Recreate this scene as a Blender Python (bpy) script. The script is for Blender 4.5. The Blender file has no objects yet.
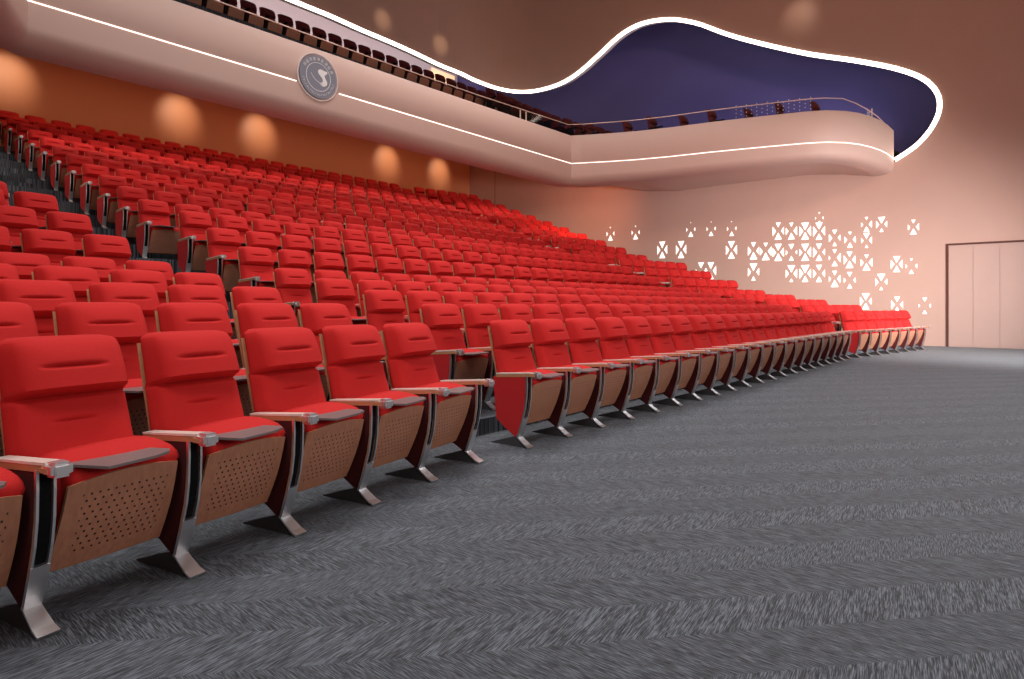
import bpy, bmesh, math, random
from mathutils import Vector, Matrix
from math import sin, cos, pi, atan2, sqrt
SC = bpy.context.scene
COL = SC.collection
random.seed(7)

# ------------------------------------------------------------------ camera
# world: X runs along the middle block's rows, Y runs back up the rake, Z up; origin = first foot of the middle block
cam_d = bpy.data.cameras.new('camera')
cam_d.sensor_width = 36.0
cam_d.lens = 643.85/1024*36
cam_d.shift_y = -(339.5-305.46)/1024
cam_d.clip_end = 200
cam = bpy.data.objects.new('camera', cam_d); COL.objects.link(cam)
cam.location = (-4.0322, -3.1350, 1.1275)
cam.rotation_euler = (pi/2, 0, -math.radians(50.455))
SC.camera = cam

# ------------------------------------------------------------------ world, lights, exposure
SC.view_settings.view_transform = 'Standard'
SC.view_settings.look = 'None'
SC.view_settings.gamma = 1.0
SC.view_settings.exposure = 0.0
SC.view_settings.use_curve_mapping = False
wd = bpy.data.worlds.new('world'); SC.world = wd; wd.use_nodes = True
wd.node_tree.nodes['Background'].inputs[0].default_value = (1.0, .9, .85, 1)
wd.node_tree.nodes['Background'].inputs[1].default_value = 0.0

def area(name, loc, target, sx, sy, power, color=(1, .96, .92), spread=180):
    l = bpy.data.lights.new(name, 'AREA'); l.shape = 'RECTANGLE'; l.size = sx; l.size_y = sy
    l.energy = power; l.color = color; l.spread = math.radians(spread)
    o = bpy.data.objects.new(name, l); COL.objects.link(o); o.location = loc
    d = Vector(target)-Vector(loc)
    o.rotation_euler = d.to_track_quat('-Z', 'Y').to_euler()
    return o
def spot(name, loc, target, power, angle, blend=.9, color=(1, .72, .42), r=.05):
    l = bpy.data.lights.new(name, 'SPOT'); l.energy = power; l.color = color; l.spot_size = math.radians(angle)
    l.spot_blend = blend; l.shadow_soft_size = r
    o = bpy.data.objects.new(name, l); COL.objects.link(o); o.location = loc
    d = Vector(target)-Vector(loc); o.rotation_euler = d.to_track_quat('-Z', 'Y').to_euler()
    return o
# house lights: over the flat floor to the right, and over the front rows
area('house_light', (14.0, -5.0, 9.5), (10.0, -6.0, 0), 5, 4, 430, (.97, .98, 1), 120)
area('house_light', (3, 3.2, 13.5), (3.5, 2.2, 0), 13, 4, 770, (1, .95, .92), 110)
area('house_light', (-6, -3.0, 9.0), (2, 2.0, .5), 2, 3, 130, (1, .96, .94), 100)  # fill added from the left to brighten the aisle panels
area('upper_wall_fill', (0, -9.0, 9.0), (16, 7.0, 10.5), 2, 2, 190, (1, .58, .42), 80)  # warm fill added behind the camera for the upper wall
# stage flood, low enough to reach the rows under the balcony
area('stage_light', (1, -12.5, 4.2), (7, 12, 4.0), 12, 1.6, 290, (1, .94, .9), 110)
# unseen area lights added below the soffit to brighten rear rows and walls
area('soffit_fill', (5, 9.4, 5.15), (5, 9.2, 0), 17, .3, 150, (1, .86, .76), 150)
area('soffit_fill', (6, 12.2, 6.1), (6, 12.4, 0), 18, .3, 170, (1, .84, .72), 150)
area('soffit_fill', (6, 14.8, 7.0), (6, 16.0, 5.2), 18, .3, 62, (1, .62, .40), 170)
area('soffit_fill', (14.3, 8.6, 5.0), (17.2, 12.4, 5.3), 1.5, 2.5, 60, (1, .42, .22), 130)  # orange light added to tint the side wall below the balcony
# hidden fill lights added to brighten the recess walls, apart from the cove tube
for y_ in (2.2, 5.0, 8.0, 11):
    area('recess_fill', (18.9, y_, 5.98), (19.6, y_+.3, 8.6), .8, 1.2, 34, (.86, .84, 1), 170)
area('recess_fill', (8, 17.6, 12.2), (8, 20, 12.9), 22, .3, 230, (1, .9, .88), 170)
# out-of-view fill added to brighten the side wall and nearby floor
area('side_fill', (9.0, -8.5, 1.9), (17.2, 3.4, 1.6), 2, 1, 265, (1, .97, .97), 54)

# ------------------------------------------------------------------ materials
def rgb(r, g, b):
    f = lambda c: (c/255/12.92) if c/255 <= .04045 else ((c/255+.055)/1.055)**2.4
    return (f(r), f(g), f(b), 1)
def mat(name, col, rough=.6, metal=0., spec=.5, noise=0., nscale=30, emis=None, estr=0., sheen=0., bump=0., bscale=200, coat=0.):
    m = bpy.data.materials.new(name); m.use_nodes = True; nt = m.node_tree; b = nt.nodes['Principled BSDF']
    b.inputs['Base Color'].default_value = col; b.inputs['Roughness'].default_value = rough
    b.inputs['Metallic'].default_value = metal; b.inputs['Specular IOR Level'].default_value = spec
    b.inputs['Sheen Weight'].default_value = sheen; b.inputs['Coat Weight'].default_value = coat
    if emis: b.inputs['Emission Color'].default_value = emis; b.inputs['Emission Strength'].default_value = estr
    if noise or bump:
        tc = nt.nodes.new('ShaderNodeTexCoord')
    if noise:
        n = nt.nodes.new('ShaderNodeTexNoise'); n.inputs['Scale'].default_value = nscale; n.inputs['Detail'].default_value = 4
        nt.links.new(tc.outputs['Object'], n.inputs['Vector'])
        mx = nt.nodes.new('ShaderNodeMix'); mx.data_type = 'RGBA'
        mx.inputs[6].default_value = [c*(1-noise) for c in col[:3]]+[1]; mx.inputs[7].default_value = [min(1, c*(1+noise)) for c in col[:3]]+[1]
        nt.links.new(n.outputs['Fac'], mx.inputs[0]); nt.links.new(mx.outputs[2], b.inputs['Base Color'])
    if bump:
        n2 = nt.nodes.new('ShaderNodeTexNoise'); n2.inputs['Scale'].default_value = bscale
        nt.links.new(tc.outputs['Object'], n2.inputs['Vector'])
        bp = nt.nodes.new('ShaderNodeBump'); bp.inputs['Strength'].default_value = bump; bp.inputs['Distance'].default_value = .01
        nt.links.new(n2.outputs['Fac'], bp.inputs['Height']); nt.links.new(bp.outputs['Normal'], b.inputs['Normal'])
    return m
M = {}
M['red'] = mat('red_fabric', (.53, .018, .017, 1), .85, spec=.22, noise=.10, nscale=160, sheen=.0, bump=.15, bscale=400)
M['red_side'] = mat('red_side_fabric', (.60, .016, .02, 1), .9, noise=.08, nscale=160)
M['darkred'] = mat('dark_red_and_shade_fabric', (.085, .005, .007, 1), .9, noise=.1, nscale=100)  # own colour of balcony seats; on inner side panels it paints shade
M['rim'] = mat('beech_rim', rgb(205, 150, 110), .45, noise=.12, nscale=40)
M['armtop'] = mat('pale_lacquered_wood', rgb(250, 244, 232), .22, noise=.06, nscale=40, coat=.3)
M['chrome'] = mat('brushed_aluminium', (.85, .85, .87, 1), .38, 1.0)
M['black'] = mat('black_plastic', (.006, .006, .007, 1), .8, spec=.1)
M['plate'] = mat('floor_plate', (.06, .06, .065, 1), .6)
M['tablet'] = mat('grey_tablet', rgb(122, 110, 110), .35, noise=.08, nscale=60)
M['fascia'] = mat('fascia_plaster', rgb(206, 174, 162), .55, noise=.02, nscale=4)
M['copper'] = mat('copper_rose_paint', rgb(203, 166, 151), .5, noise=.05, nscale=1.2)
M['terracotta'] = mat('terracotta_panel', rgb(212, 134, 92), .55, noise=.05, nscale=1.5)
M['blue'] = mat('blue_paint', rgb(82, 78, 140), .6, noise=.1, nscale=.8)
M['lilac'] = mat('lilac_white_paint', rgb(205, 190, 195), .6)
M['ceil'] = mat('ceiling_paint', rgb(120, 90, 78), .8)
M['frame'] = mat('door_frame_bronze', rgb(95, 55, 48), .4)
M['door'] = mat('door_panel', rgb(196, 164, 152), .5, noise=.03, nscale=3)
M['led'] = mat('warm_white_light', (1, .9, .8, 1), .5, emis=(1, .92, .84, 1), estr=1.7)
M['cove'] = mat('cove_light_tube', (1, .9, .8, 1), .5, emis=(1, .86, .72, 1), estr=6.0)
M['tri'] = mat('backlit_acrylic', (1, .97, .93, 1), .5, emis=(1, .95, .88, 1), estr=1.1)
M['lit'] = mat('warm_lit_panel', (1, .7, .45, 1), .5, emis=(1, .62, .36, 1), estr=.75)
M['emb'] = mat('emblem_grey', rgb(132, 134, 146), .5, noise=.06, nscale=40)
M['embw'] = mat('emblem_white', rgb(238, 232, 232), .5)
M['embr'] = mat('emblem_pale_grey', rgb(182, 182, 190), .5)
M['rail'] = mat('rail_metal', rgb(235, 200, 185), .3, .3)
M['dot'] = mat('white_dot', rgb(235, 225, 230), .5)
M['joint'] = mat('panel_joint', rgb(120, 55, 38), .7)
def glass():
    m = bpy.data.materials.new('clear_glass'); m.use_nodes = True; nt = m.node_tree
    out = nt.nodes['Material Output']; nt.nodes.remove(nt.nodes['Principled BSDF'])
    t = nt.nodes.new('ShaderNodeBsdfTransparent'); t.inputs[0].default_value = (.93, .95, .96, 1)
    g = nt.nodes.new('ShaderNodeBsdfGlossy'); g.inputs['Roughness'].default_value = .05
    mx = nt.nodes.new('ShaderNodeMixShader'); mx.inputs[0].default_value = .05
    nt.links.new(t.outputs[0], mx.inputs[1]); nt.links.new(g.outputs[0], mx.inputs[2]); nt.links.new(mx.outputs[0], out.inputs[0])
    return m
M['glass'] = glass()

def N(nt, typ, **kw):
    n = nt.nodes.new(typ)
    for k, v in kw.items(): setattr(n, k, v)
    return n
def math_n(nt, op, a, b=None, c=None):
    n = nt.nodes.new('ShaderNodeMath'); n.operation = op
    for i, v in enumerate((a, b, c)):
        if v is None: continue
        if isinstance(v, (int, float)): n.inputs[i].default_value = v
        else: nt.links.new(v, n.inputs[i])
    return n.outputs[0]

def pan_material():
    """veneered plywood with a staggered field of small drilled holes"""
    m = bpy.data.materials.new('perforated_veneer'); m.use_nodes = True; nt = m.node_tree; b = nt.nodes['Principled BSDF']
    b.inputs['Roughness'].default_value = .42
    tc = N(nt, 'ShaderNodeTexCoord'); sp = N(nt, 'ShaderNodeSeparateXYZ'); nt.links.new(tc.outputs['Object'], sp.inputs[0])
    mp = N(nt, 'ShaderNodeMapping'); mp.inputs['Scale'].default_value = (60, 60, 4); nt.links.new(tc.outputs['Object'], mp.inputs[0])
    nz = N(nt, 'ShaderNodeTexNoise'); nz.inputs['Scale'].default_value = 1; nz.inputs['Detail'].default_value = 5; nt.links.new(mp.outputs[0], nz.inputs['Vector'])
    mx = N(nt, 'ShaderNodeMix', data_type='RGBA'); mx.inputs[6].default_value = rgb(158, 102, 78); mx.inputs[7].default_value = rgb(204, 144, 113)
    nt.links.new(nz.outputs['Fac'], mx.inputs[0])
    X, Z = sp.outputs[0], sp.outputs[2]
    u = math_n(nt, 'DIVIDE', math_n(nt, 'SUBTRACT', X, .115), .029)
    v = math_n(nt, 'DIVIDE', math_n(nt, 'SUBTRACT', Z, .205), .0245)
    row = math_n(nt, 'FLOOR', v)
    par = math_n(nt, 'MODULO', math_n(nt, 'ADD', row, 40), 2.0)
    us = math_n(nt, 'ADD', u, math_n(nt, 'MULTIPLY', par, .5))
    fu = math_n(nt, 'SUBTRACT', math_n(nt, 'FRACT', us), .5)
    fv = math_n(nt, 'SUBTRACT', math_n(nt, 'FRACT', v), .5)
    r2 = math_n(nt, 'ADD', math_n(nt, 'POWER', math_n(nt, 'MULTIPLY', fu, .029), 2.0), math_n(nt, 'POWER', math_n(nt, 'MULTIPLY', fv, .0245), 2.0))
    hole = math_n(nt, 'LESS_THAN', r2, .0045**2)
    inx = math_n(nt, 'MULTIPLY', math_n(nt, 'GREATER_THAN', X, .115), math_n(nt, 'LESS_THAN', X, .435))
    inz = math_n(nt, 'MULTIPLY', math_n(nt, 'GREATER_THAN', Z, .205), math_n(nt, 'LESS_THAN', Z, .452))
    hole = math_n(nt, 'MULTIPLY', hole, math_n(nt, 'MULTIPLY', inx, inz))
    m2 = N(nt, 'ShaderNodeMix', data_type='RGBA'); m2.inputs[7].default_value = (.03, .012, .008, 1)
    nt.links.new(hole, m2.inputs[0]); nt.links.new(mx.outputs[2], m2.inputs[6]); nt.links.new(m2.outputs[2], b.inputs['Base Color'])
    return m
M['pan'] = pan_material()

def carpet_material():
    """charcoal chevron-woven carpet: bands .25 m wide with slanting streaks that flip in every other band"""
    m = bpy.data.materials.new('chevron_carpet'); m.use_nodes = True; nt = m.node_tree; b = nt.nodes['Principled BSDF']
    b.inputs['Roughness'].default_value = .75; b.inputs['Sheen Weight'].default_value = .08; b.inputs['Sheen Roughness'].default_value = .5
    b.inputs['Specular IOR Level'].default_value = .3
    tc = N(nt, 'ShaderNodeTexCoord')
    mp = N(nt, 'ShaderNodeMapping'); mp.inputs['Rotation'].default_value = (0, 0, math.radians(42)); nt.links.new(tc.outputs['Object'], mp.inputs[0])
    sp = N(nt, 'ShaderNodeSeparateXYZ'); nt.links.new(mp.outputs[0], sp.inputs[0])
    X, Y = sp.outputs[0], sp.outputs[1]
    v = math_n(nt, 'DIVIDE', Y, .245)
    band = math_n(nt, 'FLOOR', v)
    par = math_n(nt, 'ABSOLUTE', math_n(nt, 'MODULO', band, 2.0))
    tri = math_n(nt, 'PINGPONG', v, 1.0)          # folds Y so that the streaks mirror at band edges
    yy = math_n(nt, 'MULTIPLY', tri, .245)
    # along the streak / across it
    along = math_n(nt, 'ADD', math_n(nt, 'MULTIPLY', X, .64), math_n(nt, 'MULTIPLY', yy, .77))
    across = math_n(nt, 'SUBTRACT', math_n(nt, 'MULTIPLY', X, .77), math_n(nt, 'MULTIPLY', yy, .64))
    cb = N(nt, 'ShaderNodeCombineXYZ'); nt.links.new(math_n(nt, 'MULTIPLY', along, 16.0), cb.inputs[0]); nt.links.new(math_n(nt, 'MULTIPLY', across, 280.0), cb.inputs[1])
    nt.links.new(math_n(nt, 'MULTIPLY', band, 3.7), cb.inputs[2])
    nz = N(nt, 'ShaderNodeTexNoise'); nz.inputs['Scale'].default_value = 1.0; nz.inputs['Detail'].default_value = 2.5; nz.inputs['Roughness'].default_value = .65
    nt.links.new(cb.outputs[0], nz.inputs['Vector'])
    cr = N(nt, 'ShaderNodeValToRGB'); nt.links.new(nz.outputs['Fac'], cr.inputs[0])
    e = cr.color_ramp.elements; e[0].position = .39; e[0].color = rgb(32, 36, 41); e[1].position = .63; e[1].color = rgb(114, 122, 132)
    k = cr.color_ramp.elements.new(.5); k.color = rgb(70, 75, 82)
    mx = N(nt, 'ShaderNodeMix', data_type='RGBA', blend_type='MULTIPLY'); mx.inputs[0].default_value = 1
    sh = N(nt, 'ShaderNodeMix', data_type='RGBA'); sh.inputs[6].default_value = (1, 1, 1, 1); sh.inputs[7].default_value = (.86, .86, .86, 1)
    nt.links.new(par, sh.inputs[0]); nt.links.new(cr.outputs[0], mx.inputs[6]); nt.links.new(sh.outputs[2], mx.inputs[7])
    nt.links.new(mx.outputs[2], b.inputs['Base Color'])
    bp = N(nt, 'ShaderNodeBump'); bp.inputs['Strength'].default_value = .3; bp.inputs['Distance'].default_value = .003
    nt.links.new(nz.outputs['Fac'], bp.inputs['Height']); nt.links.new(bp.outputs['Normal'], b.inputs['Normal'])
    return m
M['carpet'] = carpet_material()

# ------------------------------------------------------------------ mesh helpers
class MB:
    """collects faces (with a material slot each) and links them as one object"""
    def __init__(s): s.v = []; s.f = []; s.m = []; s.mats = []
    def slot(s, mt):
        if mt not in s.mats: s.mats.append(mt)
        return s.mats.index(mt)
    def add(s, vs, fs, mt):
        o = len(s.v); k = s.slot(mt); s.v += [tuple(v) for v in vs]
        for f in fs: s.f.append([i+o for i in f]); s.m.append(k)
    def box(s, a, b, mt, bev=0.):
        (x0, y0, z0), (x1, y1, z1) = a, b
        if not bev:
            vs = [(x0,y0,z0),(x1,y0,z0),(x1,y1,z0),(x0,y1,z0),(x0,y0,z1),(x1,y0,z1),(x1,y1,z1),(x0,y1,z1)]
            s.add(vs, [(0,3,2,1),(4,5,6,7),(0,1,5,4),(1,2,6,5),(2,3,7,6),(3,0,4,7)], mt)
        else:
            bm = bmesh.new(); bmesh.ops.create_cube(bm, size=1)
            for v in bm.verts: v.co = Vector(((x0+x1)/2+v.co.x*(x1-x0), (y0+y1)/2+v.co.y*(y1-y0), (z0+z1)/2+v.co.z*(z1-z0)))
            bmesh.ops.bevel(bm, geom=bm.edges[:], offset=bev, segments=2, affect='EDGES')
            bm.verts.index_update()
            s.add([v.co[:] for v in bm.verts], [[v.index for v in f.verts] for f in bm.faces], mt); bm.free()
    def prism(s, poly, x0, x1, mt, rim=None):
        """polygon in (y,z), swept along x; rim = other material for the edge faces"""
        n = len(poly); vs = [(x0,y,z) for y,z in poly]+[(x1,y,z) for y,z in poly]
        s.add(vs, [list(range(n))[::-1], [n+i for i in range(n)]], mt)
        s.add(vs, [(i,(i+1)%n,n+(i+1)%n,n+i) for i in range(n)], rim or mt)
    def slab(s, poly, z0, z1, mt):
        n = len(poly); vs = [(x,y,z0) for x,y in poly]+[(x,y,z1) for x,y in poly]
        s.add(vs, [list(range(n))[::-1], [n+i for i in range(n)]]+[(i,(i+1)%n,n+(i+1)%n,n+i) for i in range(n)], mt)
    def ribbon(s, pts, x0, x1, t, mt):
        """strip following (y,z) points, width x0..x1 (numbers or lists), thickness t"""
        n = len(pts); X0 = x0 if isinstance(x0, list) else [x0]*n; X1 = x1 if isinstance(x1, list) else [x1]*n
        vs = []
        for i, (y, z) in enumerate(pts):
            a = pts[max(0, i-1)]; b = pts[min(n-1, i+1)]; dy, dz = b[0]-a[0], b[1]-a[1]; l = math.hypot(dy, dz) or 1
            ny, nz = dz/l*t, -dy/l*t
            vs += [(X0[i], y, z), (X1[i], y, z), (X1[i], y+ny, z+nz), (X0[i], y+ny, z+nz)]
        fs = [(0,1,2,3), tuple(4*(n-1)+k for k in (3,2,1,0))]
        for i in range(n-1):
            for k in range(4):
                fs.append((4*i+k, 4*(i+1)+k, 4*(i+1)+(k+1)%4, 4*i+(k+1)%4))
        s.add(vs, fs, mt)
    def tube(s, pts, r, mt, seg=8, closed=False):
        n = len(pts); P = [Vector(p) for p in pts]; rings = []; e1 = None
        for i in range(n):
            a = P[i-1] if (i or closed) else P[i]; b = P[(i+1) % n] if (i < n-1 or closed) else P[i]
            d = (b-a).normalized()
            if e1 is None: e1 = d.cross(Vector((0, 0, 1)) if abs(d.z) < .95 else Vector((0, 1, 0)))
            e1 = (e1-d*e1.dot(d)).normalized(); e2 = e1.cross(d)
            rings.append([P[i]+e1*r*cos(2*pi*k/seg)+e2*r*sin(2*pi*k/seg) for k in range(seg)])
        vs = [v[:] for rg in rings for v in rg]; fs = []
        for i in range(n if closed else n-1):
            j = (i+1) % n
            for k in range(seg): fs.append((i*seg+k, i*seg+(k+1)%seg, j*seg+(k+1)%seg, j*seg+k))
        if not closed: fs += [tuple(range(seg))[::-1], tuple((n-1)*seg+k for k in range(seg))]
        s.add(vs, fs, mt)
    def mesh(s, name, smooth=False):
        me = bpy.data.meshes.new(name); me.from_pydata(s.v, [], s.f)
        for mt in s.mats: me.materials.append(M[mt])
        me.polygons.foreach_set('material_index', s.m)
        if smooth: me.polygons.foreach_set('use_smooth', [True]*len(s.f))
        me.update()
        bm = bmesh.new(); bm.from_mesh(me); bmesh.ops.recalc_face_normals(bm, faces=bm.faces[:]); bm.to_mesh(me); bm.free()
        if smooth:
            try: me.set_sharp_from_angle(angle=math.radians(50))
            except Exception: pass
        return me
    def build(s, name, parent=None, smooth=False):
        o = bpy.data.objects.new(name, s.mesh(name, smooth)); COL.objects.link(o)
        if parent: o.parent = parent
        return o
def tag(o, label, cat, group=None):
    o['label'] = label; o['category'] = cat
    if group: o['group'] = group
    return o
def struct(o): o['kind'] = 'structure'; return o
def empty(name, loc=(0,0,0), rz=0.):
    o = bpy.data.objects.new(name, None); COL.objects.link(o); o.location = loc; o.rotation_euler = (0, 0, rz); o.empty_display_size = .1
    return o

# ------------------------------------------------------------------ hall layout
def hg(k): return min(k, 4)*.1414+max(0, k-4)*.3035+(.0166 if k >= 8 else 0)
def D(k): return k*.844+(.614 if k >= 8 else 0)
ANG_A, ANG_C = math.radians(10.187), -math.radians(10.43)
A0 = Vector((-3.3431, -.5081)); A_al = Vector((cos(ANG_A), sin(ANG_A))); A_bk = Vector((-A_al.y, A_al.x))
B0 = Vector((0, 0)); B_al = Vector((1, 0)); B_bk = Vector((0, 1))
C0 = Vector((11.4435, -.1019)); C_al = Vector((cos(ANG_C), sin(ANG_C))); C_bk = Vector((-C_al.y, C_al.x))
WL, WR, WB, WF = -7.0, 17.2, 16.85, -15.0

# stepped floor: each tier front follows the three blocks
def front_line(off, ext=.0):
    pa, pb, pc = A0+A_bk*off, Vector((0, off)), C0+C_bk*off
    t = (off-pa.y)/A_al.y; ab = pa+A_al*t
    t = (off-pc.y)/C_al.y; bc = pc+C_al*t
    l = pa+A_al*((WL-.02-pa.x)/A_al.x); r = pc+C_al*((WR-pc.x)/C_al.x)
    return [l, ab, bc, r]
mb = MB()
mb.add([(WL-.1, WF, 0), (WR, WF, 0), (WR, WB, 0), (WL-.1, WB, 0)], [(0,1,2,3)], 'carpet')
fl = mb.build('floor'); struct(fl)
mb = MB()
offs = {}
for k in range(1, 19): offs[k] = D(k)-.217-(.5 if k == 8 else 0)
for k in range(1, 19):
    a = front_line(offs[k]); z = hg(k); z0 = hg(k-1)
    if k < 18: b = front_line(offs[k+1]+.02)
    else: b = [Vector((WL, WB)), Vector((a[1].x, WB)), Vector((a[2].x, WB)), Vector((WR, WB))]
    vs = [(p.x, p.y, z) for p in a]+[(p.x, min(p.y, WB), z) for p in b]+[(p.x, p.y, z0-.001) for p in a]
    mb.add(vs, [(i, i+1, 5+i, 4+i) for i in range(3)]+[(8+i, 9+i, i+1, i) for i in range(3)], 'carpet')
    if k >= 5:     # half steps in the two aisles
        for x in (-.75, 11.35+.1*D(k)):
            zz = (z+z0)/2; y = offs[k] + (.0 if x < 5 else 0)
            dy = 0
            mb.box((x-.45, y-.36, z0), (x+.45, y+.01, zz), 'carpet')
struct(mb.build('floor_tiers'))

# ------------------------------------------------------------------ the seat
W = .55
SIDE = [(.357,.545),(.335,.30),(.323,.207),(.24,.145),(.121,.077),(.10,.10),(.062,.20),(.036,.30),(.022,.40),(.018,.50),(.02,.56),(.2,.56)]
RAIL = [(.012,.57),(.010,.50),(.014,.40),(.028,.31),(.050,.235)]
LEG = [(.050,.235),(.062,.195),(.085,.13),(.108,.075)]
FOOT = [(.108,.078),(.07,.05),(.02,.018),(-.017,.004)]

def sgn(x): return -1 if x < 0 else 1
def back_mesh(name, nring=38, nseg=64, mt='red', groove=True):
    """upholstered backrest: rounded pad with a protruding headrest, wider at its back than at its front"""
    P0 = Vector((0, .348, .47)); P1 = Vector((0, .466, 1.0)); d = (P1-P0); L = d.length; dn = d.normalized(); nf = Vector((0, -dn.z, dn.y))
    if groove:
        zs = [.47+.53*q/18 for q in range(18)]+[.86+.0045*q for q in range(-5, 6)]+[.655+.006*q for q in range(-3, 4)]+[.755+.008*q for q in range(-3, 4)]+[.972,.978,.984,.989,.993,.996,.998,.9993,1.0]
        zs = sorted(zs); zs = [z for i, z in enumerate(zs) if i == 0 or z-zs[i-1] > .0006]
        SV = [(z-.47)/.53 for z in zs]
    else:
        SV = [0,.25,.50,.535,.57,.64,.70,.735,.77,.87,.94,.98,1.0]
    nring = len(SV); mb = MB(); vs = []; fs = []
    for i in range(nring):
        s = SV[i]; z = P0.z+(P1.z-P0.z)*s
        t = .140-.085*s
        hs = max(0., min(1., (z-.758)/.020)); hs = hs*hs*(3-2*hs)
        t += hs*(.076-.030*max(0, (z-.84)/.16)**1.5)
        t -= .028*math.exp(-((z-.754)/.009)**2)
        if s > .89: t *= sqrt(max(0., 1-((s-.89)/.1103)**2))*.94+.06
        hb = .238-.008*s                # half width at the back
        tap = .048+.008*hs              # how much the front is drawn in
        if s > .93: hb -= .045*((s-.93)/.07)**2.2
        c = P0+d*s
        for j in range(nseg):
            a = 2*pi*j/nseg+.02; ca, sa = cos(a), sin(a)
            o = t*.5+t*.5*sgn(sa)*abs(sa)**(.55 if sa > 0 else .25)
            x = (hb-tap*(o/max(t, .001))**1.1)*sgn(ca)*abs(ca)**(.62 if sa > 0 else .25)
            if sa > 0:
                for zc, wx, dp in ((.86, .125, .018), (.655, .095, .012)):
                    e = max(0., 1-(abs(x+.015)/wx)**3)
                    o -= dp*math.exp(-((z-zc)/.0065)**2)*e
                    o += .35*dp*math.exp(-((z-zc-.03)/.02)**2)*e
            v = c+nf*o+Vector((.234+x, 0, 0)); vs.append(v[:])
    for i in range(nring-1):
        for j in range(nseg): fs.append((i*nseg+j, i*nseg+(j+1)%nseg, (i+1)*nseg+(j+1)%nseg, (i+1)*nseg+j))
    fs += [tuple(range(nseg)), tuple((nring-1)*nseg+j for j in range(nseg))]
    mb.add(vs, fs, mt); return mb
def seat_add(mb, n=22, mt='red'):
    """folded seat cushion: rounded block between the wooden pan and the backrest"""
    prof = [(.030,.49),(.030,.515),(.045,.538),(.08,.555),(.14,.567),(.21,.572),(.28,.57),(.32,.56),(.335,.53),(.335,.25),(.30,.17),(.24,.15),(.19,.165),(.11,.30)]
    xs = [-.222,-.218,-.205,-.17,-.09,0,.09,.17,.205,.218,.222]; inset = [.03,.012,.004,0,0,0,0,0,.004,.012,.03]
    cy, cz = .2, .35; m = len(prof); vs = []; fs = []
    for x, i0 in zip(xs, inset):
        arch = .012*(1-(x/.222)**2)
        for (y, z) in prof:
            dy, dz = y-cy, z-cz; l = math.hypot(dy, dz)
            xx = .274+x*(.96 if z > .50 else .88); vs.append((xx, y-dy/l*i0, z-dz/l*i0+(arch if z > .5 else 0)))
    for i in range(len(xs)-1):
        for j in range(m): fs.append((i*m+j, i*m+(j+1)%m, (i+1)*m+(j+1)%m, (i+1)*m+j))
    fs += [tuple(range(m)), tuple((len(xs)-1)*m+j for j in range(m))]
    mb.add(vs, fs, mt); return mb
def pan_add(mb, nx=12, nz=8):
    vs = []; fs = []
    for b in range(2):
        for i in range(nz+1):
            s = i/nz
            for j in range(nx+1):
                t = j/nx*2-1
                hw = .205+.012*(1-s)
                zt = .486+.022*(1-t*t)+.004*t; zb = .150
                z = zb+(zt-zb)*s
                y = .160-.145*s-.016*sin(pi*s)+.012*(t*t)
                vs.append((.266+t*hw, y+b*.014, z))
    n1 = (nx+1)*(nz+1)
    for i in range(nz):
        for j in range(nx):
            a = i*(nx+1)+j; fs.append((a, a+1, a+nx+2, a+nx+1)); fs.append((n1+a, n1+a+nx+1, n1+a+nx+2, n1+a+1))
    mb.add(vs, fs, 'pan')
    e = []
    for j in range(nx): e += [(j, j+1, n1+j+1, n1+j), (nz*(nx+1)+j, n1+nz*(nx+1)+j, n1+nz*(nx+1)+j+1, nz*(nx+1)+j+1)]
    for i in range(nz): e += [(i*(nx+1), n1+i*(nx+1), n1+(i+1)*(nx+1), (i+1)*(nx+1)), (i*(nx+1)+nx, (i+1)*(nx+1)+nx, n1+(i+1)*(nx+1)+nx, n1+i*(nx+1)+nx)]
    mb.add(vs, e, 'rim'); return mb
def shell_add(mb):
    pts = [(.372,.52),(.392,.60),(.432,.76),(.478,.955)]
    mb.ribbon([(y-.012, z) for y, z in pts], .011, .463, .006, 'rim')
    mb.ribbon([(.345,.27),(.352,.4),(.368,.52)], .04, W-.04, .012, 'black')
    return mb
def side_add(mb, x=0., face='darkred', rim='darkred'):  # dark default puts the shade between seats into the panel colour
    x -= .022
    mb.prism(SIDE, x-.024, x+.024, face, rim); return mb
def rails_add(mb, x=0.):
    x -= .022
    for a, b in ((-.031, -.022), (.022, .031)): mb.ribbon(RAIL, x+a, x+b, .014, 'chrome')
    mb.ribbon([(y+.009, z) for y, z in RAIL], x-.023, x+.023, .006, 'black')
    return mb
def leg_add(mb, x=0.):
    x -= .022
    mb.ribbon(LEG, [x-.031,x-.031,x-.030,x-.028], [x+.031,x+.031,x+.030,x+.028], .016, 'chrome')
    return mb
def foot_add(mb, x=0.):
    x -= .022
    mb.ribbon(FOOT, [x-.029,x-.031,x-.034,x-.036], [x+.029,x+.031,x+.034,x+.036], .009, 'chrome')
    return mb
def plate_add(mb, x=0.):
    x -= .022
    mb.prism([(.03,.001),(.38,.001),(.38,.006),(.125,.082),(.10,.06)], x-.022, x+.022, 'plate'); return mb
def arm_add(mb, x=0.):
    x -= .022
    for (z0, z1, w_, mt) in ((.568, .593, .026, 'rim'), (.592, .602, .028, 'armtop')):
        p = [(-.055, z0), (.318, z0-.026), (.325, z0-.018), (.325, z1-.028), (-.055, z1)]
        mb.prism(p, x-w_, x+w_, mt)
    return mb
def cap_add(mb, x=0.):
    x -= .022
    mb.box((x-.034, -.115, .554), (x+.034, -.045, .605), 'chrome', .012)
    mb.box((x-.0352, -.085, .566), (x+.0352, -.03, .588), 'rim', .003)
    return mb
TAB = [(.03,.0),(.105,.030),(.15,-.105),(.33,-.085),(.405,-.055),(.43,-.015),(.40,.07),(.31,.082),(.12,.095),(.03,.06)]
def tab_add(mb, x=0.):
    x -= .022
    mb.slab([(x+a, b) for a, b in TAB], .548, .558, 'tablet'); return mb

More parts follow.
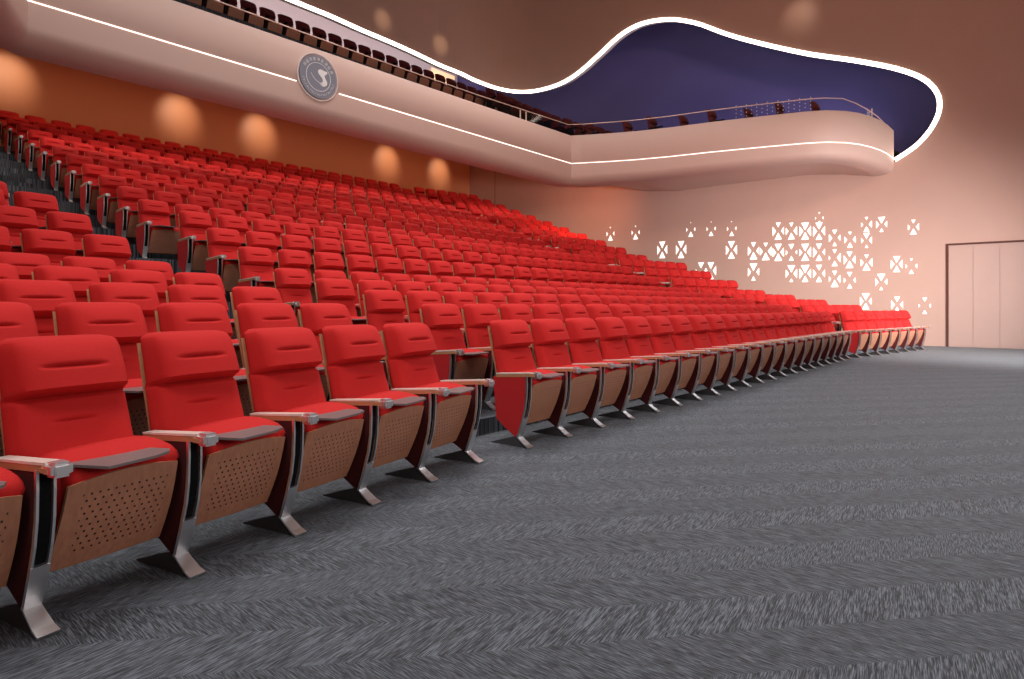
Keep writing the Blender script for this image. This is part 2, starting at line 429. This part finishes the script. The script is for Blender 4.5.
meshes = {}
def mk(name, fn, smooth=True):
    mb = MB(); fn(mb); meshes[name] = mb.mesh(name, smooth)
meshes['backrest'] = back_mesh('backrest').mesh('backrest', True)
mk('seat_cushion', seat_add); mk('seat_pan', pan_add); mk('back_shell', shell_add, False)
mk('side_panel', side_add, False); mk('front_rail', rails_add, False); mk('leg', leg_add, False)
mk('foot', foot_add, False); mk('floor_plate', plate_add, False)
mk('armrest', arm_add, False); mk('arm_cap', cap_add, False); mk('writing_tablet', tab_add, False)
mk('aisle_side_panel', lambda m: side_add(m, 0., 'red_side', 'rim'), False)
PARTS = ['backrest', 'seat_cushion', 'seat_pan', 'back_shell', 'side_panel', 'front_rail', 'leg', 'foot', 'floor_plate', 'armrest', 'writing_tablet']

# one-mesh copies for the seats whose parts the photograph is too small to show
def small(kind, lastpyl):
    mb = back_mesh('b', 9, 16, 'red', False)
    seat_add(mb); pan_add(mb, 2, 2)
    pts = [(.372,.52),(.432,.76),(.478,.955)]
    mb.ribbon([(y-.012, z) for y, z in pts], .011, .463, .006, 'rim')
    for x in ([0.]+([W] if lastpyl else [])):
        side_add(mb, x, 'red_side' if (kind == 'aisle' and x == 0.) else 'darkred', 'rim' if kind == 'aisle' and x == 0. else 'darkred')
        rails_add(mb, x); leg_add(mb, x); foot_add(mb, x)
        mb.box((x-.05, -.09, .562), (x+.006, .345, .602), 'armtop'); mb.box((x-.058, -.115, .552), (x+.012, -.06, .604), 'chrome')
    return mb
SM = {}
for kd in ('plain', 'aisle'):
    for lp in (False, True): SM[kd, lp] = small(kd, lp)
SMM = {k: v.mesh('auditorium_seat', True) for k, v in SM.items()}

ORD = 'first second third fourth fifth sixth seventh eighth ninth tenth eleventh twelfth thirteenth fourteenth fifteenth sixteenth seventeenth eighteenth nineteenth twentieth twenty-first twenty-second twenty-third twenty-fourth twenty-fifth'.split()

# seats of every row: (block, row, index, position, angle, pitch, first?, last?)
def rows():
    out = []
    for k in range(19):
        d = D(k)
        nb = 20 if k == 0 else round((11.0+.1*d)/.55); p = (11.0+.1*d)/nb
        for i in range(nb): out.append(('B', k, i, B0+B_bk*d+B_al*(i*p), 0., p, i == 0, i == nb-1))
        re = 2.78+.058*d
        n = 9 if k == 0 else 9+k//3
        for i in range(n):
            q = A0+A_bk*d+A_al*(re-(i+1)*.553)
            if q.x > -6.3: out.append(('A', k, i, q, ANG_A, .553, i == n-1, i == 0))
        if k == 0: n, l0, p = 7, 0., .566
        else: n, l0, p = 6, -.078*d, (3.22+.0-.0*d)/6
        if k: l0 = -.01-.078*d
        for i in range(n): out.append(('C', k, i, C0+C_bk*d+C_al*(l0+i*p), ANG_C, p, i == 0, i == n-1))
    return out
ALL = rows()
BLK = {'A': 'left', 'B': 'middle', 'C': 'right'}
# which seats stand as parts (p), as one mesh (s), or in the far mass (m)
# how many seats of each row, counted from the aisle, show large enough to stand with parts / as one mesh of their own
WITH_PARTS = {'A': [6,5,4,4,3,3,2,1,0,0,0,0,0,0,0,0,0,0,0], 'B': [20,10,8,7,6,14,12,11,6,8,7,6,5,3,2,1,1,1,1], 'C': [7,0,0,0,0,0,0,0,0,0,0,0,0,0,0,0,0,0,0]}
ON_THEIR_OWN = {'A': [6,5,4,4,3,3,2,2,1,0,0,0,0,0,0,0,0,0,0], 'B': [20,15,13,12,11,21,20,19,11,17,13,13,11,11,10,8,6,6,3], 'C': [7,4,0,0,0,5,3,2,0,2,2,2,1,1,1,0,0,0,0]}
def ordinal(n):
    if n < 25: return ORD[n]
    n += 1; t = {2: 'twent', 3: 'thirt', 4: 'fort'}[n//10]
    return t+'ieth' if n % 10 == 0 else t+'y-'+ORD[n % 10-1]
def seat_label(b, k, i, first, last):
    side = {'A': 'right end', 'B': 'left end', 'C': 'left end'}[b]
    pos = ORD[i]+' from the '+side
    return 'red folding seat, %s of the %s row of the %s block' % (pos, ORD[k], BLK[b])
stuff = MB()
def place(spec, how):
    b, k, i, p, ang, pitch, first, last = spec
    z = hg(k); sx = pitch/W
    aisle = (b in 'BC' and i == 0)
    if how == 'parts':
        r = empty('auditorium_chair', (p.x, p.y, z), ang); r.scale = (sx, 1, 1)
        tag(r, seat_label(b, k, i, first, last), 'auditorium seat', 'red seats in the stepped rows')
        names = list(PARTS)
        if aisle: names[names.index('side_panel')] = 'aisle_side_panel'
        xs = [0.]
        if (b in 'BC' and last) or (b == 'A' and i == 0): xs.append(W)
        for nm in names:
            multi = nm in ('side_panel', 'front_rail', 'leg', 'foot', 'floor_plate', 'armrest', 'aisle_side_panel')
            for x in (xs if multi else [0.]):
                mn = 'side_panel' if (nm == 'aisle_side_panel' and x) else nm
                o = bpy.data.objects.new('side_panel' if mn == 'aisle_side_panel' else mn, meshes[mn]); COL.objects.link(o); o.parent = r; o.location = (x, 0, 0)
                if mn == 'armrest':
                    c = bpy.data.objects.new('arm_cap', meshes['arm_cap']); COL.objects.link(c); c.parent = o
                    c['label'] = 'silver metal cap'
                if mn == 'seat_pan': o['label'] = 'perforated wooden seat pan'
                if mn == 'aisle_side_panel': o['label'] = 'red aisle panel with pale wood rim'
        return r
    key = ('aisle' if aisle else 'plain', (b in 'BC' and last) or (b == 'A' and i == 0))
    if how == 'single':
        o = bpy.data.objects.new('auditorium_chair', SMM[key]); COL.objects.link(o)
        o.location = (p.x, p.y, z); o.rotation_euler = (0, 0, ang); o.scale = (sx, 1, 1)
        tag(o, seat_label(b, k, i, first, last), 'auditorium seat', 'red seats in the stepped rows')
        return o
    mt = Matrix.Translation((p.x, p.y, z)) @ Matrix.Rotation(ang, 4, 'Z') @ Matrix.Diagonal((sx, 1, 1, 1))
    src = SM[key]; o0 = len(stuff.v)
    stuff.v += [(mt @ Vector(v))[:] for v in src.v]
    mp = [stuff.slot(mm) for mm in src.mats]
    stuff.f += [[q+o0 for q in f] for f in src.f]; stuff.m += [mp[q] for q in src.m]
for n_, spec in enumerate(ALL):
    b_, k_, i_ = spec[:3]
    how = 'p' if i_ < WITH_PARTS[b_][k_] else 's' if i_ < ON_THEIR_OWN[b_][k_] else 'm'
    if how == 'p': place(spec, 'parts')
    elif how == 's': place(spec, 'single')
    elif how == 'm': place(spec, 'mass')
if stuff.v:
    o = stuff.build('distant_seats', smooth=True); o['kind'] = 'stuff'
    tag(o, 'mass of small red folding seats filling the far upper rows', 'auditorium seats')

# ------------------------------------------------------------------ walls
def sxy(s, wr=17.2, wh=16., r=3.):
    """side wall, then a rounded corner, then the header parallel to the rows"""
    a = wh-r
    if s <= a: return wr, s
    if s <= a+r*pi/2: t = (s-a)/r; return wr-r+r*cos(t), a+r*sin(t)
    return wr-r-(s-a-r*pi/2), wh
# lower side wall
mb = MB()
lw = [(WF, 0), (WB, 0), (WB, 8.6), (7.0, 5.65), (.16, 5.25), (.15, 5.05), (WF, 5.05)]
n = len(lw)
mb.add([(WR, y, z) for y, z in lw]+[(WR+.25, y, z) for y, z in lw], [tuple(range(n)), tuple(range(n, 2*n))]+[(i, (i+1)%n, n+(i+1)%n, n+i) for i in range(n)], 'copper')
struct(mb.build('wall_right'))
# upper wall with its free-form opening
EDGE = [(23.88,11.22),(22.67,11.22),(21.32,11.17),(19.85,11.15),(18.25,11.08),(16.65,10.93),(15.81,10.67),(15.0,10.4),(14.2,10.19),(13.35,10.07),(12.39,10.04),(11.61,10.13),(10.88,10.38),(10.01,10.83),(9.13,11.3),(8.24,11.48),(7.16,11.33),(6.14,10.91),(5.03,10.22),(3.83,9.58),(2.47,8.93),(1.2,8.42),(0.15,7.94),(-0.52,7.5),(-0.86,7.03),(-0.92,6.56),(-0.75,6.09),(-0.38,5.64),(0.15,5.3)]
def smooth_line(P, n=6):
    out = []
    for i in range(len(P)-1):
        p0 = P[max(i-1, 0)]; p1 = P[i]; p2 = P[i+1]; p3 = P[min(i+2, len(P)-1)]
        for j in range(n):
            t = j/n
            out.append(tuple(.5*((2*b)+(-a+c)*t+(2*a-5*b+4*c-d)*t*t+(-a+3*b-3*c+d)*t**3) for a, b, c, d in zip(p0, p1, p2, p3)))
    out.append(tuple(P[-1])); return out
SE = smooth_line([(38.5, 11.22), (30, 11.22)]+EDGE, 5)
poly = [(WF, 5.05), (.15, 5.05)]+SE[::-1]+[(38.5, 18), (WF, 18)]
from mathutils.geometry import tessellate_polygon
bm = bmesh.new(); bv = [bm.verts.new((s, z, 0)) for s, z in poly]
for t_ in tessellate_polygon([[Vector((s, z, 0)) for s, z in poly]]):
    try: bm.faces.new([bv[q] for q in t_])
    except ValueError: pass
for i in range(1, 20):
    s = 13+4.712*i/20
    bmesh.ops.bisect_plane(bm, geom=bm.verts[:]+bm.edges[:]+bm.faces[:], plane_co=(s, 0, 0), plane_no=(1, 0, 0))
for v in bm.verts:
    x, y = sxy(v.co.x); v.co = Vector((x, y, v.co.y))
bmesh.ops.recalc_face_normals(bm, faces=bm.faces[:])
me = bpy.data.meshes.new('wall_upper'); bm.to_mesh(me); bm.free(); me.materials.append(M['copper'])
wu = bpy.data.objects.new('wall_upper', me); COL.objects.link(wu); struct(wu)
# the other walls, ceiling
mb = MB(); mb.box((WL-.3, WB, 0), (WR+.25, WB+.2, 8.1), 'terracotta')
struct(mb.build('wall_back'))
mb = MB(); mb.box((WL-.35, WF, 0), (WL-.1, WB, 18), 'copper'); struct(mb.build('wall_left'))
mb = MB(); mb.box((WL-.3, WF-.2, 0), (WR+.25, WF, 18), 'copper'); struct(mb.build('wall_front'))
mb = MB(); mb.box((WL-.3, WF-.2, 18), (22, 22, 18.2), 'ceil'); struct(mb.build('ceiling'))
mb = MB(); mb.box((WR-.006, 15.35, 4.2), (WR, 15.37, 7.8), 'joint'); struct(mb.build('trim_1'))
mb = MB(); mb.box((WR-.012, WB-.012, 4.5), (WR, WB, 8.0), 'joint'); struct(mb.build('trim_2'))
# recess behind the opening
mb = MB(); mb.add([(19.6,-3,4.9),(19.6,21,4.9),(19.6,21,18),(19.6,-3,18)], [(0,1,2,3)], 'blue'); mb.add([(17.3,-3,4.9),(19.6,-3,4.9),(19.6,-3,18),(17.3,-3,18)], [(0,1,2,3)], 'blue')
struct(mb.build('wall_recess'))
mb = MB(); mb.add([(-8,20,4.9),(19.6,20,4.9),(19.6,20,18),(-8,20,18)], [(0,1,2,3)], 'lilac'); struct(mb.build('wall_recess_back'))
mb = MB(); mb.add([(-8,16.1,15),(19.6,16.1,15),(19.6,20,15),(-8,20,15)], [(0,1,2,3)], 'lilac'); struct(mb.build('ceiling_recess'))

# door of three tall flush panels in the side wall
door = empty('door_1', (WR, -1.12, 0)); struct(door)
mb = MB(); mb.box((-.03, -3.3, 2.77), (.0, .04, 2.82), 'frame'); mb.box((-.03, 0, 0), (0, .04, 2.77), 'frame'); mb.build('door_frame', door)
for i, (a, b) in enumerate(((-.01, -.55), (-.555, -1.125), (-1.13, -1.7), (-1.705, -2.27))):
    mb = MB(); mb.box((-.012, b, .01), (0, a, 2.765), 'door', .003); mb.build('door_panel', door)

# ------------------------------------------------------------------ backlit triangle cut-outs in the side wall
TRI = [(9.55,3.85,0.29,0.3,1,0.6,0.6),(8.48,3.82,0.28,0.3,1,0.6,0.6),(7.41,3.12,0.33,1,1,1,1),(6.69,3.09,0.33,1,1,1,1),(6.33,3.77,0.28,0.2,0.9,0.5,0.5),(5.60,3.74,0.27,0.2,0.8,0.5,0.5),(4.89,3.69,0.27,0.2,0.8,0.5,0.5),(4.90,2.98,0.32,1,1,1,1),(5.96,2.32,0.32,0.9,0.5,0.4,0.5),(5.61,2.31,0.32,1,0.9,0.6,1),(4.17,2.91,0.31,0.7,1.1,1,0.8),(3.78,2.87,0.31,0.6,1.1,0.8,1),(4.17,2.22,0.31,1.1,0.6,0.9,0.8),(3.39,3.50,0.30,0.7,1,1,0.8),(2.99,3.47,0.29,0.6,1,0.8,1),(2.58,3.44,0.29,1.1,1.1,1.1,1.1),(2.18,3.41,0.29,1,0.9,1.1,1),(1.74,3.17,0.27,0.7,0.6,0.9,0.7),(1.32,3.09,0.26,0.5,0.8,0.8,0.8),(2.17,3.81,0.20,0.4,0.7,0.4,0.5),(3.39,2.82,0.30,1,1.1,1,1),(2.99,2.80,0.29,0.8,0.7,0.6,0.5),(2.58,2.78,0.29,1.1,1.1,0.8,1.1),(2.18,2.76,0.29,0.8,0.9,1.1,0.7),(1.74,2.57,0.28,0.6,0.8,0.5,1),(1.33,2.49,0.27,0.8,1.1,1,0.9),(2.99,2.13,0.29,1.1,0.5,0.9,1),(2.58,2.12,0.29,1.2,0.9,1.1,1),(2.18,2.11,0.29,0.8,0.8,0.9,0.8),(1.74,1.93,0.27,0.7,1.1,0.6,0.9),(1.33,1.88,0.27,0.7,0.7,0.6,0.6),(0.88,3.51,0.24,0.5,0.9,0.6,0.9),(0.49,3.48,0.24,1.1,0.6,0.9,0.8),(-0.30,3.34,0.23,0.6,1,0.7,0.9),(0.88,3.04,0.24,1,0.5,0.7,0.9),(0.88,2.39,0.26,0.6,1.1,0.8,1),(0.11,2.31,0.25,1,1,1,1),(-0.25,2.24,0.24,0.4,0.7,0.5,0.6),(0.50,1.81,0.26,1.1,0.5,0.9,0.7),(0.90,1.25,0.26,1.1,1,1,0.8),(0.10,1.15,0.25,0.8,0.9,1,0.8),(-0.57,1.12,0.25,0.6,0.6,0.4,0.5)]
rows_t = sorted(range(len(TRI)), key=lambda i: -TRI[i][0])
for rank, i in enumerate(rows_t):
    y, z, h, t, b, l, r = TRI[i]
    mb = MB(); hw = .165*h/.28
    def tri(pts):
        n = 3; vs = [(.0, p, q) for p, q in pts]+[(-.006, p, q) for p, q in pts]
        mb.add(vs, [(0,1,2),(5,4,3),(0,1,4,3),(1,2,5,4),(2,0,3,5)], 'tri')
    g = .035
    # left of the picture is +y
    tri([(-hw*.6*t, .90*h), (hw*.6*t, .90*h), (0, .90*h-.72*t*h)])
    tri([(-hw*.6*b, -.90*h), (hw*.6*b, -.90*h), (0, -.90*h+.72*b*h)])
    tri([(hw*.98, h*.50*l), (hw*.98, -h*.50*l), (hw*(1-.62*l), 0)])
    tri([(-hw*.98, h*.50*r), (-hw*.98, -h*.50*r), (-hw*(1-.62*r), 0)])
    o = mb.build('wall_light'); o.location = (WR-.001, y, z)
    lv = 'high' if z > 3.3 else 'low' if z < 2.2 else 'mid-height'
    tag(o, 'backlit cross of white triangles, %s from the far end of the side wall, %s' % (ordinal(rank), lv), 'wall light', 'backlit triangle cut-outs in the side wall')

# ------------------------------------------------------------------ balcony
BY = 7.65
SIDEP = [(11.93,7.35),(12.24,6.7),(12.55,5.95),(12.82,5.0),(13.02,4.0),(13.27,3.0),(13.47,2.3),(13.67,1.63),(13.9,1.17),(14.28,.80),(14.7,.57),(15.2,.40),(15.8,.27),(16.4,.2),(17.19,.18)]
MID = 5.17
PATH = [(2*MID-x, y) for x, y in SIDEP[::-1] if 2*MID-x > WL]+[(2*MID-11.78, BY), (11.78, BY)]+SIDEP
PATH = [p for p in PATH if p[0] > WL]
def normals(P):
    out = []
    for i in range(len(P)):
        a = Vector(P[max(0, i-1)]); b = Vector(P[min(len(P)-1, i+1)]); d = (b-a).normalized(); out.append(Vector((d.y, -d.x)))
    return out
NR = normals(PATH)     # points outwards, to the hall
bal = empty('balcony', (MID, BY, 4.7)); tag(bal, 'curved pale balcony with rounded front wrapping the rear of the hall', 'balcony')
def loft(mb, prof, mt, P=PATH, NRM=NR):
    m = len(prof); vs = []; fs = []
    for p, nn in zip(P, NRM):
        dz = -.14*min(1, max(0, (11.78-p[0])/13.2)) if p[0] < 11.78 else 0
        q = min(1, max(0, (BY-p[1])/6.5))*.36
        for o, z in prof: vs.append((p[0]+nn.x*o, p[1]+nn.y*o, z+(dz if z > 5.5 else 0) if z > 5.25 else 5.25-(5.25-z)*(1-q)))
    for i in range(len(P)-1):
        for j in range(m-1): fs.append((i*m+j, (i+1)*m+j, (i+1)*m+j+1, i*m+j+1))
    mb.add(vs, fs, mt); return mb
def add_child(o, par):
    o.parent = par; o.matrix_parent_inverse = Matrix.Translation(par.location).inverted(); return o
mb = MB()
loft(mb, [(-.22,5.6),(-.22,6.14),(-.20,6.16),(-.02,6.16),(0,6.14),(0,5.36),(-.01,5.345),(-.01,5.315),(0,5.31),(0,4.98),(-.012,4.92),(-.05,4.84),(-.11,4.775),(-.20,4.73),(-.32,4.705),(-.5,4.70)], 'fascia')
add_child(mb.build('fascia', smooth=True), bal)
# light line, interrupted by the emblem
def led(P):
    nn = normals(P); mb = MB(); loft(mb, [(.002,5.321),(.006,5.321),(.006,5.338),(.002,5.338),(.002,5.321)], 'led', P, nn); add_child(mb.build('light_strip'), bal)
ic = [i for i, p in enumerate(PATH) if abs(p[0]-11.78) < 1e-6][0]
led(PATH[:ic]+[(2.69, BY)]); led([(3.64, BY)]+PATH[ic:])
# soffit rising with the rake
mb = MB(); vs = []; fs = []
for p, nn in zip(PATH, NR):
    a = Vector(p)-nn*.5
    side = abs(p[0]-MID) > 6.63
    if not side: bpt = (a.x, WB, 8.05)
    elif p[0] > MID: bpt = (WR, max(a.y, a.y+(a.y-.0)*1.0), 0); bpt = (WR, a.y+.9*(WR-a.x)*.5, 0); bpt = (bpt[0], bpt[1], 4.70+.10*(WR-a.x)+max(0, (bpt[1]-7.6))*.33)
    else: bpt = (WL-.1, a.y+.45*(a.x-WL), 4.70+.10*(a.x-WL)+max(0, a.y+.45*(a.x-WL)-7.6)*.33)
    q = min(1, max(0, (BY-p[1])/6.5))*.36*.55; vs += [(a.x, a.y, 4.70+q), (bpt[0], bpt[1], bpt[2]+q)]
nP = len(PATH)
for i in range(nP-1): fs.append((2*i, 2*i+2, 2*i+3, 2*i+1))
cl = [i for i, p in enumerate(PATH) if abs(p[0]-(2*MID-11.78)) < 1e-6][0]
vs += [(WR, WB, 8.05), (WL-.1, WB, 8.05)]
fs += [(2*(ic+1)+1, len(vs)-2, 2*ic+1), (2*(cl-1)+1, 2*cl+1, len(vs)-1)]
mb.add(vs, fs, 'fascia'); add_child(mb.build('soffit'), bal)
# decks behind the parapet
mb = MB()
dk = [(7.85,5.6),(8.2,5.8),(12.45,8.2),(12.45,8.32),(14.6,8.32),(19.98,9.6)]
for (a, b), (c, d) in zip(dk[:-1], dk[1:]): mb.add([(-7,a,b),(19.55,a,b),(19.55,c,d),(-7,c,d)], [(0,1,2,3)], 'carpet')
sp = [(p[0]-nn.x*.2, p[1]-nn.y*.2) for p, nn in zip(PATH[ic:], NR[ic:])]
mb.add([(x, y, 5.72) for x, y in sp]+[(19.55, .0, 5.72), (19.55, 8.2, 5.72), (11.7, 8.2, 5.72)], [tuple(range(len(sp)+3))], 'carpet')
add_child(mb.build('deck'), bal)
# railing
rl = empty('railing', (MID, BY, 6.16)); tag(rl, 'thin pale handrail with glass running along the balcony edge', 'railing')
def zr(p, i):
    if i >= ic: return 6.50 if i < len(PATH)-5 else 6.50-.07*(i-(len(PATH)-6))
    return 6.33
RP = []
fine = []
for i, p in enumerate(PATH):
    if i == ic:
        for t in (.45, .7): fine.append((PATH[cl][0]+(p[0]-PATH[cl][0])*t, BY, 6.33+(.05 if t > .5 else 0)))
        fine.append((p[0], BY, 6.5)); continue
    fine.append((p[0], p[1], zr(p, i)))
fn = normals([(a, b) for a, b, c in fine])
RP = [(a-n_.x*.1, b-n_.y*.1, c) for (a, b, c), n_ in zip(fine, fn)]
mb = MB(); mb.tube(RP, .013, 'rail', 8); add_child(mb.build('handrail', smooth=True), rl)
mb = MB(); vs = []
for a, b, c in RP: vs += [(a, b, 5.98), (a, b, c)]
mb.add(vs, [(2*i, 2*i+2, 2*i+3, 2*i+1) for i in range(len(RP)-1)], 'glass'); add_child(mb.build('glass_panel'), rl)
for (x, y, zt) in ((9.5, 7.75, 6.4), (9.75, 7.75, 6.41), (15.55, .44, 6.44)):
    mb = MB(); mb.tube([(x, y, 6.1), (x, y, zt)], .018, 'rail', 6); add_child(mb.build('post'), rl)
# dotted film on the glass
mb = MB()
for i in range(15):
    for j in range(7):
        y = 3.25-.125*i; z = 6.2+.05*j
        if (i+j) % 2: continue
        x = 13.27+(3.0-y)*(.4/1.37) - .0
        vs = [(x-.02+0*cos(k), y+.013*cos(k*pi/3), z+.013*sin(k*pi/3)) for k in range(6)]
        mb.add(vs, [tuple(range(6))], 'dot')
o = add_child(mb.build('dotted_film'), rl); o['label'] = 'grid of white dots on the glass'

# balcony seats (dark red)
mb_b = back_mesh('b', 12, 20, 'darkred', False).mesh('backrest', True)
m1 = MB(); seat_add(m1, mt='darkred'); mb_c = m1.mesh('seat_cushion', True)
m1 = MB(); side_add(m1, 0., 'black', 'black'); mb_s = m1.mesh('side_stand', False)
m1 = MB(); m1.box((-.05, -.1, .555), (.006, .345, .60), 'black', .006); mb_a = m1.mesh('armrest', False)
def open_cushion():
    """cushion lowered to sit on"""
    mb = MB(); mb.box((.05, -.18, .36), (.50, .30, .45), 'darkred', .03); return mb.mesh('seat_cushion', True)
mb_o = open_cushion()
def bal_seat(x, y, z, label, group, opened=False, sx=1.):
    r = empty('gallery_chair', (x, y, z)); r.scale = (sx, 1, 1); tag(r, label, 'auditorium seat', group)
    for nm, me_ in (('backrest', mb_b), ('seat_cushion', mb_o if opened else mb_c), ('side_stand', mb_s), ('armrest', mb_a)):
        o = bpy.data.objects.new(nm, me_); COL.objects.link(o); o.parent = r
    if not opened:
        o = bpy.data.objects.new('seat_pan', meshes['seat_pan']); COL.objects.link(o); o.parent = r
xs0 = 1.3
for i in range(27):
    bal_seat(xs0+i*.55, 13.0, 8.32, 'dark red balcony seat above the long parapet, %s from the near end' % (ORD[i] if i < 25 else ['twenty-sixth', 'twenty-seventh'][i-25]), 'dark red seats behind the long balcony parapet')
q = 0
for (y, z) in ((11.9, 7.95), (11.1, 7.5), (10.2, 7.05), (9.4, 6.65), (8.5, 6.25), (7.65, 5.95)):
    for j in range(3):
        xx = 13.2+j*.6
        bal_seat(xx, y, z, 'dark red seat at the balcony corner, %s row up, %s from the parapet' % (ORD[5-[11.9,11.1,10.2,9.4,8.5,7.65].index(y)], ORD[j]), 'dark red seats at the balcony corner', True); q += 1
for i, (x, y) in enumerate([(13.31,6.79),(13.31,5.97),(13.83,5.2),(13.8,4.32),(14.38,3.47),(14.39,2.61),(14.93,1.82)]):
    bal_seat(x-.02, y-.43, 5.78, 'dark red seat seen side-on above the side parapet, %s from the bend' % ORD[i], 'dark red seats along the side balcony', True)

# warm lit panel at the back of the balcony
mb = MB(); mb.box((17.75, 19.9, 12.0), (19.3, 19.98, 12.75), 'lit'); o = mb.build('control_room_window'); tag(o, 'warm lit oblong window at the back of the balcony', 'window')

# cove light tube along the opening's edge
mb = MB(); pts = []
for s, z in SE:
    x, y = sxy(s); nx = 1 if s <= 13 else cos(min((s-13)/3, pi/2)); ny = 0 if s <= 13 else sin(min((s-13)/3, pi/2))
    pts.append((x+.04*nx, y+.04*ny, z))
mb.tube(pts, .07, 'cove', 8); o = mb.build('cove_light', smooth=True)
tag(o, 'glowing warm white light line tracing the free-form wall opening', 'cove light')
# lip behind the light line
mb = MB(); vs = []
for s, z in SE:
    x, y = sxy(s); t = 0 if s <= 13 else min((s-13)/3, pi/2); vs += [(x+.0*cos(t), y+.0*sin(t), z), (x+.35*cos(t), y+.35*sin(t), z)]
mb.add(vs, [(2*i, 2*i+2, 2*i+3, 2*i+1) for i in range(len(SE)-1)], 'lilac'); struct(mb.build('trim_3'))

# ------------------------------------------------------------------ emblem on the balcony front
em = empty('round_emblem', (3.145, BY-.004, 5.52)); tag(em, 'round grey emblem with white bird figure on the balcony front', 'emblem')
def disc(name, r, y0, y1, mt, r0=0., seg=64):
    mb = MB(); vs = []; fs = []
    for yy in (y0, y1):
        for rr in ((r0, r) if r0 else (r,)):
            for k in range(seg): vs.append((rr*cos(2*pi*k/seg), yy, rr*sin(2*pi*k/seg)))
    if r0:
        for k in range(seg):
            k2 = (k+1) % seg
            fs += [(k, k2, seg+k2, seg+k), (2*seg+k, 3*seg+k, 3*seg+k2, 2*seg+k2), (seg+k, seg+k2, 3*seg+k2, 3*seg+k), (k, 2*seg+k, 2*seg+k2, k2)]
    else:
        fs = [tuple(range(seg)), tuple(range(seg, 2*seg))]+[(k, (k+1)%seg, seg+(k+1)%seg, seg+k) for k in range(seg)]
    mb.add(vs, fs, mt); o = mb.build(name, em); return o
disc('disc', .405, 0, -.03, 'emb')
disc('outer_ring', .450, 0, -.022, 'embw', .438)
disc('inner_ring', .272, -.03, -.034, 'embw', .262)
def epoly(mb, pts, y0, mt, th=.004):
    n = len(pts); vs = [(x, y0, z) for x, z in pts]+[(x, y0-th, z) for x, z in pts]
    mb.add(vs, [tuple(range(n)), tuple(range(n, 2*n))]+[(i, (i+1)%n, n+(i+1)%n, n+i) for i in range(n)], mt)
def em_map(x, y): return ((x-282)/213*.46, -((y-340)-.36*(x-282))/245*.46)
mb = MB()
epoly(mb, [em_map(*p) for p in smooth_line([(276,272),(300,262),(340,282),(372,298),(366,318),(345,335),(358,375),(370,400),(366,432),(330,442),(296,412),(292,402),(318,398),(326,388),(322,362),(300,330),(280,300),(276,272)], 4)[:-1]], -.03, 'embw'); mb.build('bird_figure', em)
mb = MB()
c_ = [em_map(*p) for p in smooth_line([(203,288),(225,330),(258,372),(300,405),(330,420)], 5)]
for (a, b), (c, d) in zip(c_[:-1], c_[1:]): epoly(mb, [(a, b-.006), (c, d-.006), (c, d+.006), (a, b+.006)], -.03, 'embw')
mb.build('long_stroke', em)
mb = MB()
def bar(cx, cz, ang, x0, z0, x1, z1):
    f = lambda x, z: (cx+x*cos(ang)-z*sin(ang), cz+x*sin(ang)+z*cos(ang))
    epoly(mb, [f(x0, z0), f(x1, z0), f(x1, z1), f(x0, z1)], -.03, 'embw', .003)
rnd = random.Random(3)
for i in range(9):      # the block characters over the top
    th = math.radians(150-15*i); cx, cz = .338*cos(th), .338*sin(th); a = th-pi/2
    bar(cx, cz, a, -.028, .022, .028, .028); bar(cx, cz, a, -.003, -.03, .003, .03)
    bar(cx, cz, a, -.03, -.004, .03, .002)
    if i % 2: bar(cx, cz, a, -.028, -.03, .028, -.024); bar(cx, cz, a, -.028, -.03, -.022, .028)
    else: bar(cx, cz, a, .016, -.028, .022, .02); bar(cx, cz, a, -.02, -.028, -.014, .0)
for i in range(22):     # small latin capitals round the foot
    th = math.radians(195+7.3*i); cx, cz = .338*cos(th), .338*sin(th); a = th+pi/2
    bar(cx, cz, a, -.012, -.018, -.007, .018)
    if i % 3 == 0: bar(cx, cz, a, -.012, .013, .012, .018)
    if i % 3 == 1: bar(cx, cz, a, .007, -.018, .012, .018); bar(cx, cz, a, -.012, -.002, .012, .003)
    if i % 3 == 2: bar(cx, cz, a, -.012, -.018, .012, -.013)
mb.build('lettering', em)

# ------------------------------------------------------------------ wall washers
for x in (-5, .35, 4.5, 7.05, 12.43, 15.27):
    spot('wall_washer', (x, WB-1.05, 7.3), (x, WB, 6.85), 50, 74, 1.0, (1, .95, .74))
for x, z in ((14.49, 11.84), (11.53, 11.85)):
    spot('wall_washer', (x, 14.9, z+.3), (x, 16, z), 16, 52, 1.0, (1, .78, .5))
spot('wall_washer', (16.2, 2.73, 10.6), (17.2, 2.73, 10.2), 12, 70, 1.0, (1, .8, .6))
